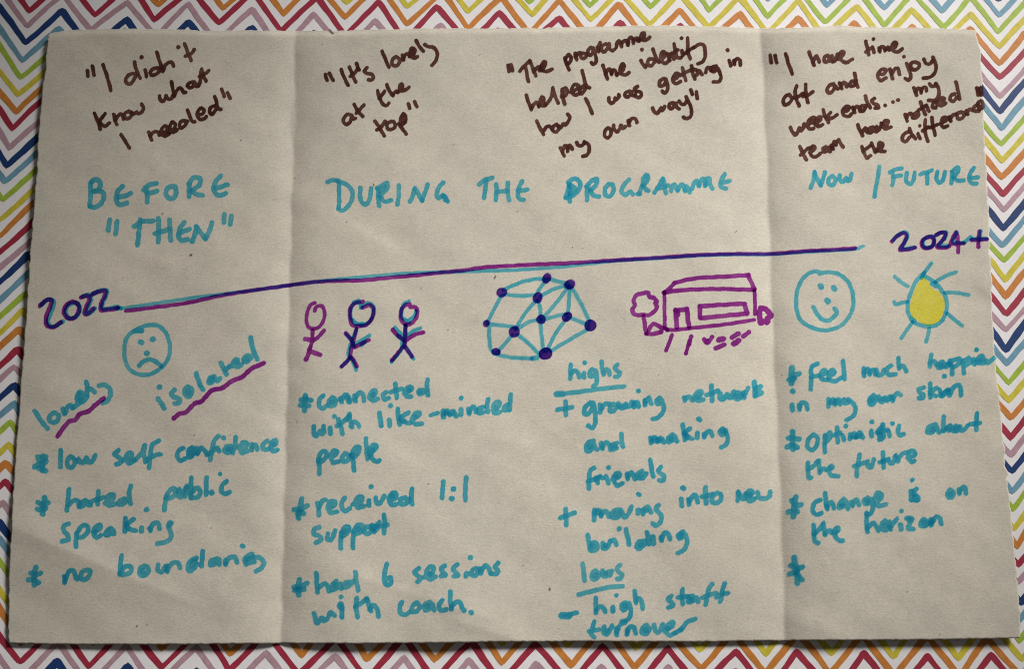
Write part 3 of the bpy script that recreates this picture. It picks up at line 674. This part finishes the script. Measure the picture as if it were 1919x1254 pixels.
# bullets, second panel
ink('bullet_text', 'teal', 35, L_, 'w=40 210 162 206 220 204 280; w=38 178 195 215 195 252 200; w=38 172 235 208 240 235 242; 345 165 318 190 318 248 340 260 372 240; 412 178 388 205 392 242 425 238 438 202 412 178; w=40 405 215; 472 185 482 215; 478 202 510 158 530 167 545 215; w=40 520 180 535 210; 575 165 587 208; 582 192 615 142 640 152 650 205; 690 182 735 152 735 128 705 138 692 170 715 203 752 188; w=40 718 160; 815 138 792 160 802 193 835 185; 885 78 890 130 895 182; 850 138 890 127 932 112; 950 147 1005 120 1005 103 972 108 957 140 970 172 1000 172; w=40 985 125; 1090 122 1062 127 1062 152 1095 142; w=40 1072 140; 1126 48 1120 100 1130 162; 274 395 276 455 290 468 320 432 335 455 350 440 345 395; w=38 396 408 399 452; w=38 425 320; 455 342 475 400 490 452; 445 392 490 365 528 330; 540 305 545 350 562 402; 550 392 575 362 600 375 612 398; w=42 520 340 540 320; w=38 766 298 772 345 780 392; w=38 838 348 842 388; w=40 848 242; 902 265 907 330 917 382; 985 292 922 335 955 365 998 370; w=44 925 335 950 355; 1010 345 1060 312 1065 292 1032 302 1012 345 1032 378 1085 375; w=40 1035 325; w=32 1150 313 1200 295; w=40 1240 282 1247 325; 1245 302 1275 278 1292 312; w=42 1270 295; 1290 302 1320 282 1340 320; w=42 1320 300; w=38 1375 270 1378 308; w=38 1378 182; 1432 265 1437 302; 1440 288 1470 248 1490 288; 1545 252 1512 262 1512 298 1545 288; 1580 192 1572 240 1578 288; 1615 268 1660 245 1665 218 1632 218 1617 255 1632 298 1665 290; w=42 1640 260; 1730 232 1702 247 1697 272 1727 272; 1748 158 1745 215 1740 275; 307 642 314 700 316 752; 305 650 330 592 358 582 368 620 335 658 310 665; 397 627 440 605 445 582 420 582 402 620 420 668 460 660; 505 598 487 625 497 662 530 648 530 612 505 598; 555 612 570 670 574 728; 552 612 590 552 613 552 603 600 570 632; w=46 560 610; 665 488 668 560 676 640; 690 592 742 555 738 537 712 542 697 580 712 638 745 660 765 650; w=42 690 600 715 580', label='teal handwriting reading * connected with like-minded people')
ink('bullet_text', 'teal', 36, M, 'w=42 182 182 172 240 160 322; w=38 124 262 170 255 225 232; w=38 150 295 180 280 200 290; 302 212 310 262 312 305; 312 250 340 192 362 190; 380 250 428 228 432 200 402 198 380 245 398 285 448 275; 505 172 482 208 487 255 510 272 542 252; 565 222 632 198 632 165 606 168 587 208 607 245 648 235; w=37 685 195 688 228; w=38 702 90; 738 172 747 212 770 212 802 158; 840 192 888 172 888 140 860 138 837 178 857 225 888 222; w=40 862 160; 960 172 927 178 922 215 960 220 988 182; 1008 105 1005 165 1010 220; 1242 50 1240 110 1234 172; w=40 1318 107 1322 107; w=42 1304 178 1308 178; 1416 20 1408 110 1410 190; 315 392 277 407 273 440 318 460 328 488 288 508; 378 442 377 482 402 488 435 418; 478 432 476 500 476 552; 478 445 510 388 538 398 523 438 488 462; w=44 505 420; 570 432 566 500 568 548; 568 432 600 378 642 383 628 425 582 448; w=42 605 405; 668 392 652 430 682 442 705 418 690 388 668 392; 712 375 727 430; 727 410 765 355; 800 302 805 370 800 440; 730 422 770 387 825 375; w=44 705 400 740 385; w=42 165 788 156 840 160 900; w=40 124 842 170 842 222 812; w=42 132 865 200 858; 292 735 296 810 300 880; 302 850 350 818 375 832 387 872; 440 797 417 820 412 862 445 852 470 817 480 852; w=44 435 830; 540 802 508 812 498 842 530 838 568 798; w=42 525 820; 585 730 592 800 606 865; 820 670 806 730 802 800 825 830 852 810 848 772 817 780; 1060 702 1027 727 1042 750 1073 775 1050 802; 1100 767 1163 730 1172 697 1140 692 1117 735 1140 783 1185 765; w=42 1140 745; 1255 682 1227 702 1242 730 1260 750 1228 762; 1350 672 1317 702 1337 730 1353 755 1322 762; w=40 1415 742 1415 758; w=40 1447 620; 1465 712 1452 745 1475 758 1500 735 1488 702; 1515 702 1527 742; 1527 727 1560 682 1585 702 1600 742; 1655 662 1632 692 1650 715 1648 740 1605 740; 275 1038 287 1090 300 1112 335 1072 345 1095 375 1080 400 1032 428 1055; w=52 475 975 478 995; 480 980 484 1030 485 1070; w=38 478 918; 595 925 590 1000 602 1066; 585 992 630 962 670 930; 670 925 685 975 702 1020; 690 1010 718 978 748 1010 758 1062; 935 952 917 990 927 1042 960 1048 990 1030; 1045 957 1012 985 1012 1028 1045 1022 1068 985 1045 957; 1140 952 1107 972 1107 1012 1140 1008 1160 968 1175 1015; w=44 1125 985; 1235 942 1212 975 1227 1018 1265 1010; 1295 875 1296 940 1306 1008; 1305 990 1345 952 1370 960 1385 1000 1402 1018; w=42 1452 1033', label='teal handwriting reading * received 1:1 support * had 6 sessions with coach.')

# highs and lows
ink('heading_text', 'teal', 34, N, '280 55 276 110 278 158; 280 125 310 97 333 112 343 148; w=36 380 118 380 148; w=37 384 40; 440 87 422 105 427 142 455 133 465 97 475 150 470 200 450 213; 510 28 515 75 525 128; 525 115 550 87 565 102 572 130; 630 52 612 75 627 100 648 115 638 138 612 143; 170 275 300 262 500 235 680 215; w=46 172 272 222 274', label='underlined teal word highs')
ink('bullet_text', 'teal', 35, N, '240 328 243 432; 180 390 240 382 292 372; 425 337 388 370 380 412 400 427 438 390 448 342 463 420 463 488 440 528 412 510; w=37 500 352 502 408; 507 385 540 347 568 347; 597 347 573 375 578 402 605 398 620 367 597 347; 637 342 647 375 670 378 690 347 702 368 725 363 737 332; w=42 650 362 690 365; 750 335 755 372; 755 355 775 332 790 370; w=37 786 250; 832 320 837 355; 838 340 865 302 883 345; 945 302 922 320 932 348 955 338 962 318 976 372 970 410 935 448 895 460; 1130 297 1135 322; 1135 310 1165 292 1192 320; 1197 305 1250 282 1262 257 1232 257 1208 295 1232 323 1272 315; w=46 1230 290 1245 275; w=38 1335 212 1336 270 1340 322; 1297 282 1340 267 1382 247; w=40 1397 270 1402 305 1420 312 1455 277 1470 300 1490 295 1500 258; 1530 262 1507 290 1522 313 1550 300 1550 272 1530 262; w=44 1530 290; 1570 262 1582 300; 1580 280 1608 228; w=40 1655 182 1660 240 1660 288; w=40 1700 218 1665 240 1708 265 1668 282; 450 622 407 642 398 698 420 703 455 655 465 680 480 688; w=44 425 665; 507 642 517 685; 517 670 545 637 565 652 577 688; 625 642 592 652 592 688 625 678; w=42 610 665; 660 572 660 620 672 670; 877 602 882 638; 887 622 910 597 930 632; 930 620 955 602 980 638; w=42 900 620 950 622; 1040 577 1012 600 1012 632 1045 620 1060 592 1075 628; w=42 1030 605; 1120 502 1126 560 1136 618; 1172 532 1132 570 1165 600 1188 610; w=42 1140 570 1150 600; w=38 1228 568 1230 600; w=40 1241 460 1246 466; 1277 572 1282 598; 1282 585 1310 552 1330 557 1340 588; 1420 532 1397 555 1412 578 1440 560; w=44 1415 550; 1440 545 1455 600 1445 650 1407 672; 455 825 427 850 417 910 417 985; 410 928 450 915 475 900; 467 902 482 942; 477 920 500 892; 545 892 562 940; 500 892 520 905; w=38 565 825; 592 912 645 890 645 870 615 872 602 910 627 958 668 945; w=42 620 895; 702 870 707 912; 707 895 735 862 750 882 762 912; 815 852 782 870 782 902 820 902 845 870; w=42 805 882; 875 768 885 830 898 892; 955 822 937 850 952 870 978 890 973 922 942 920', label='teal handwriting reading + growing network and making friends')
ink('bullet_text', 'teal', 36, O, '240 138 245 200 247 255; 202 205 250 187 310 165; w=38 456 145 455 220; 457 165 480 147 500 152 507 190; w=42 480 165; 507 180 530 152 555 162 567 195; 625 142 592 160 592 198 620 203 645 180 642 145 625 142; w=42 618 172; 657 145 685 198 715 170 735 120; w=38 785 145 785 170; w=36 787 24 792 30; 817 142 822 175; 822 160 845 122 865 127 880 160; w=42 848 145; 937 108 917 130 940 160 958 190 953 233 920 260 892 245; 1108 62 1112 112; w=42 1122 -22 1126 -20; 1162 62 1167 102; 1167 85 1200 32 1220 42 1230 85; w=38 1290 -25 1290 40 1295 95; 1262 45 1340 25; 1375 17 1342 40 1337 78 1365 92 1403 70 1403 27 1372 17; 1535 5 1531 72; 1537 12 1575 62 1590 22; 1602 40 1640 22 1630 -2 1608 8 1604 57 1626 80 1657 58; w=40 1622 30; 1680 12 1689 46 1735 58 1768 40 1774 6; 407 330 416 390 426 442; 422 430 450 387 478 402 468 443 437 450; w=42 448 415; 520 392 522 428 550 428 575 375; w=40 540 410; 580 375 607 367 620 405; w=40 643 285; 692 288 705 340 718 402; 830 377 792 382 773 420 795 433 840 395; w=44 805 405; 850 312 860 350 866 400; w=40 895 345 900 395; 957 347 962 372; 962 360 985 312 1010 322 1023 362; 1120 307 1087 330 1092 358 1125 340 1140 330 1150 390 1130 440 1082 466; w=46 1105 335', label='teal handwriting reading + moving into new building')
ink('heading_text', 'teal', 36, O, '370 548 376 610 384 675; 465 598 442 620 442 658 465 663 493 630 465 598; w=46 462 635; 520 598 522 635 545 643 560 607 570 635 588 602; w=40 540 620; 650 558 627 580 642 610 663 630 653 658 627 658; 340 778 450 750 560 725 668 714', label='underlined teal word lows')
ink('bullet_text', 'teal', 35, O, '210 935 260 930 325 915; w=56 215 938 265 935; 468 805 466 860 470 915; 472 895 505 867 525 882 540 908; w=38 595 872 597 905; w=36 623 785; 690 837 662 860 672 893 700 880 715 842 730 900 715 958 665 980; w=42 690 865; 758 752 764 800 770 842; 768 825 795 807 812 838 820 885; 1035 788 1007 815 1032 835 1048 855 1012 878; 1118 738 1115 800 1118 850; 1082 802 1155 790; 1195 787 1167 800 1162 833 1195 828 1220 797 1235 835; w=40 1185 815; 1340 698 1312 740 1302 800 1292 855; 1265 802 1310 782 1370 768; 1435 695 1417 750 1410 800 1397 832; 1370 800 1410 775 1456 768; 455 982 442 1030 437 1075 455 1098; 417 1055 490 1040; 530 1018 527 1063 550 1078 588 1012; w=40 550 1050; w=38 620 1035 625 1080; 625 1060 650 1005 690 985; 700 1045 702 1078; 702 1072 725 1017 755 1027 768 1070; 850 1007 817 1030 817 1068 845 1073 868 1035 850 1007; w=46 842 1042; 905 1007 917 1055 940 1062 968 1002; 985 1052 1045 1010 1048 987 1017 997 992 1040 1017 1083 1060 1068; w=42 1010 1035; 1060 1070 1115 1030 1150 985 1215 962; w=42 1100 1045', label='teal handwriting reading - high staff turnover')

# bullets, last panel
ink('bullet_text', 'teal', 34, Q, 'w=46 184 118 180 170 182 230; w=42 162 205 200 198; w=40 185 172 238 160; 375 85 332 110 327 180 325 278; 325 187 385 172; 395 180 440 150 425 132 402 150 407 200 450 205; 460 185 500 152 490 132 467 150 462 200 500 218 550 192; 565 65 570 130 578 202; 720 122 722 178; 725 152 750 127 765 165; 765 152 790 132 807 167; 815 132 830 173 860 165 870 132; 925 97 892 130 907 168 960 163; 980 45 985 122; 987 110 1015 102 1038 142; 1225 20 1216 108; 1216 82 1245 67 1265 92; 1310 72 1277 90 1282 118 1315 105 1330 85; w=40 1300 100; 1365 62 1380 110 1384 165; 1340 110 1390 62 1438 48 1428 90 1385 110; w=40 1360 90; 1462 62 1470 155; 1465 77 1508 42 1518 70 1475 108; 1545 52 1550 90; w=36 1565 -20; 1580 70 1618 50 1608 27 1580 42 1577 80 1620 82; 1640 62 1650 80 1698 42; w=38 1540 80 1590 65; w=40 188 288 188 292; w=38 183 395 188 435; w=38 1323 180; 237 395 240 430; 240 418 258 378 285 382 300 428; 456 352 457 405; 460 385 490 352 505 393; 505 380 530 352 547 390; 572 352 582 385 610 370; 605 352 653 400 648 468 592 508; w=42 470 375 530 372; 795 322 768 345 763 388 785 393 808 350 795 322; w=42 782 360; 832 332 842 365 860 373 880 337 895 365 915 330; 930 332 937 365; 937 350 970 307 998 322; w=40 850 355 940 345; 1170 262 1132 280 1142 305 1168 320 1163 343 1132 343; 1220 232 1216 290 1220 340; 1268 267 1222 300 1260 328; 1290 282 1295 325; 1310 330 1337 292 1360 277; 1350 282 1362 325; w=44 1310 310 1350 300; 1368 310 1405 250 1440 250 1448 322; w=40 188 595 186 660 190 730; w=38 155 642 190 642 238 652; w=40 145 712 188 692 222 712; 345 617 307 650 302 713 335 733 368 700 373 642 345 617; 430 622 427 690 430 750; 427 642 465 602 468 640 432 678; 520 562 522 620 525 675; 495 622 545 602; 560 622 572 658; w=38 585 552; 617 615 617 650; 620 637 645 607 660 640; 665 637 690 602 715 640; w=40 640 635 690 628; w=36 776 590 780 632; w=36 783 522; 850 562 827 590 845 625 837 657; 862 540 870 635; 817 602 900 582; w=48 845 620 850 645; 905 592 915 630; w=36 935 533; 985 552 977 600 992 623 1018 615; 1260 542 1212 557 1197 598 1230 603 1265 562 1285 603; w=42 1235 580; 1320 482 1317 540 1317 588; 1317 590 1350 562 1368 547 1360 588; w=42 1345 575; 1410 552 1387 575 1392 593 1420 588 1425 562; w=42 1408 575; 1442 557 1452 588 1475 578 1500 548; 1570 458 1562 520 1565 585; 1520 540 1560 532 1593 532; 302 830 302 890 312 942 328 940; 302 882 345 850 375 815; 385 815 386 860 392 905; 395 890 425 872 440 882; 445 885 488 860 480 850 462 875 472 918 530 930; w=42 470 870; 690 765 677 830 667 930; 648 855 690 842 732 827; 752 817 752 858 775 863 795 802; 865 750 866 810 870 865; 842 825 905 802; 907 802 917 830 940 830 955 782; 962 772 977 820; 977 800 1010 762 1040 752; 1050 792 1102 770 1098 742 1062 747 1057 790 1077 823 1100 815; w=44 870 815', label='teal handwriting reading * feel much happier in my own skin * optimistic about the future')
ink('bullet_text', 'teal', 35, R, 'w=46 210 130 202 190 194 270; w=40 180 152 215 190 250 185; w=42 155 240 195 232 225 235; 395 150 352 168 338 225 362 256 405 248; 432 98 436 160 447 218; 447 195 480 167 497 210; 570 142 542 170 537 208 565 198 585 157 602 215; w=44 560 185; 627 165 637 192; 640 187 665 147 685 185; 752 132 722 150 732 178 765 165 777 142 790 200 775 248 742 263; w=44 750 158; 810 167 853 130 848 102 822 97 807 140 832 193 885 180; w=42 832 130; w=42 1077 85 1078 145; 1115 62 1092 95 1130 130 1120 153 1085 148; w=42 1105 125 1118 148; w=36 1084 1; 1365 72 1347 100 1357 128 1380 128 1395 97 1365 72; w=42 1370 105; 1432 70 1437 100; 1437 90 1465 52 1483 62 1485 98; 345 338 347 400 357 460 380 470; 350 402 385 372 410 335; 420 322 422 370 432 410; 432 400 465 377 480 397; 490 397 530 375 525 357 505 367 502 410 535 450 565 455; w=42 512 390; 742 245 742 330 747 388; 747 360 790 322 815 345 830 378; 880 302 857 330 862 370 895 370 905 327 880 302; w=42 880 342; 915 312 922 370; 925 350 970 290; w=40 995 332 1000 368; w=36 1002 230; 1040 287 1080 287 1052 363 1092 368; w=42 1060 300; 1170 292 1147 320 1152 343 1185 343 1195 312 1170 292; w=46 1170 318; 1222 292 1227 340; 1227 325 1260 277 1285 282 1303 328; w=42 1215 325 1245 300; w=44 200 582 212 660 226 770; w=38 172 638 215 658 262 652; w=38 165 705 205 690 225 680; w=40 215 700 258 745', label='teal handwriting reading * change is on the horizon and a lone asterisk')

# small dark flecks in the paper pulp
for st in '''w=2.6 452 262; 604 82; w=4 357 478 359 477; 553 333; w=3 927 521 929 517; w=3 840 618; 635 588; w=3 803 907; 365 815; w=2.8 1466 703; w=3.5 1030 1103 1031 1106; w=3.6 257 1174; w=3 276 1171; w=3 1762 1190; 650 415; 970 396; w=3 305 400; 432 815; w=2.2 1235 702; 1146 727; w=2.2 900 101; 851 270; 790 540; 396 990; w=2.4 557 790; 980 1060; w=2.2 1341 624; 1380 433; w=3 1073 463; 1092 465; w=2 1470 1070; 1700 1110; w=2 230 520; w=2.2 1378 435; w=5 618 56 623 61; w=2 700 344 701 348'''.split(';'):
    ink('fleck', 'speck', 2.4, PX, st)
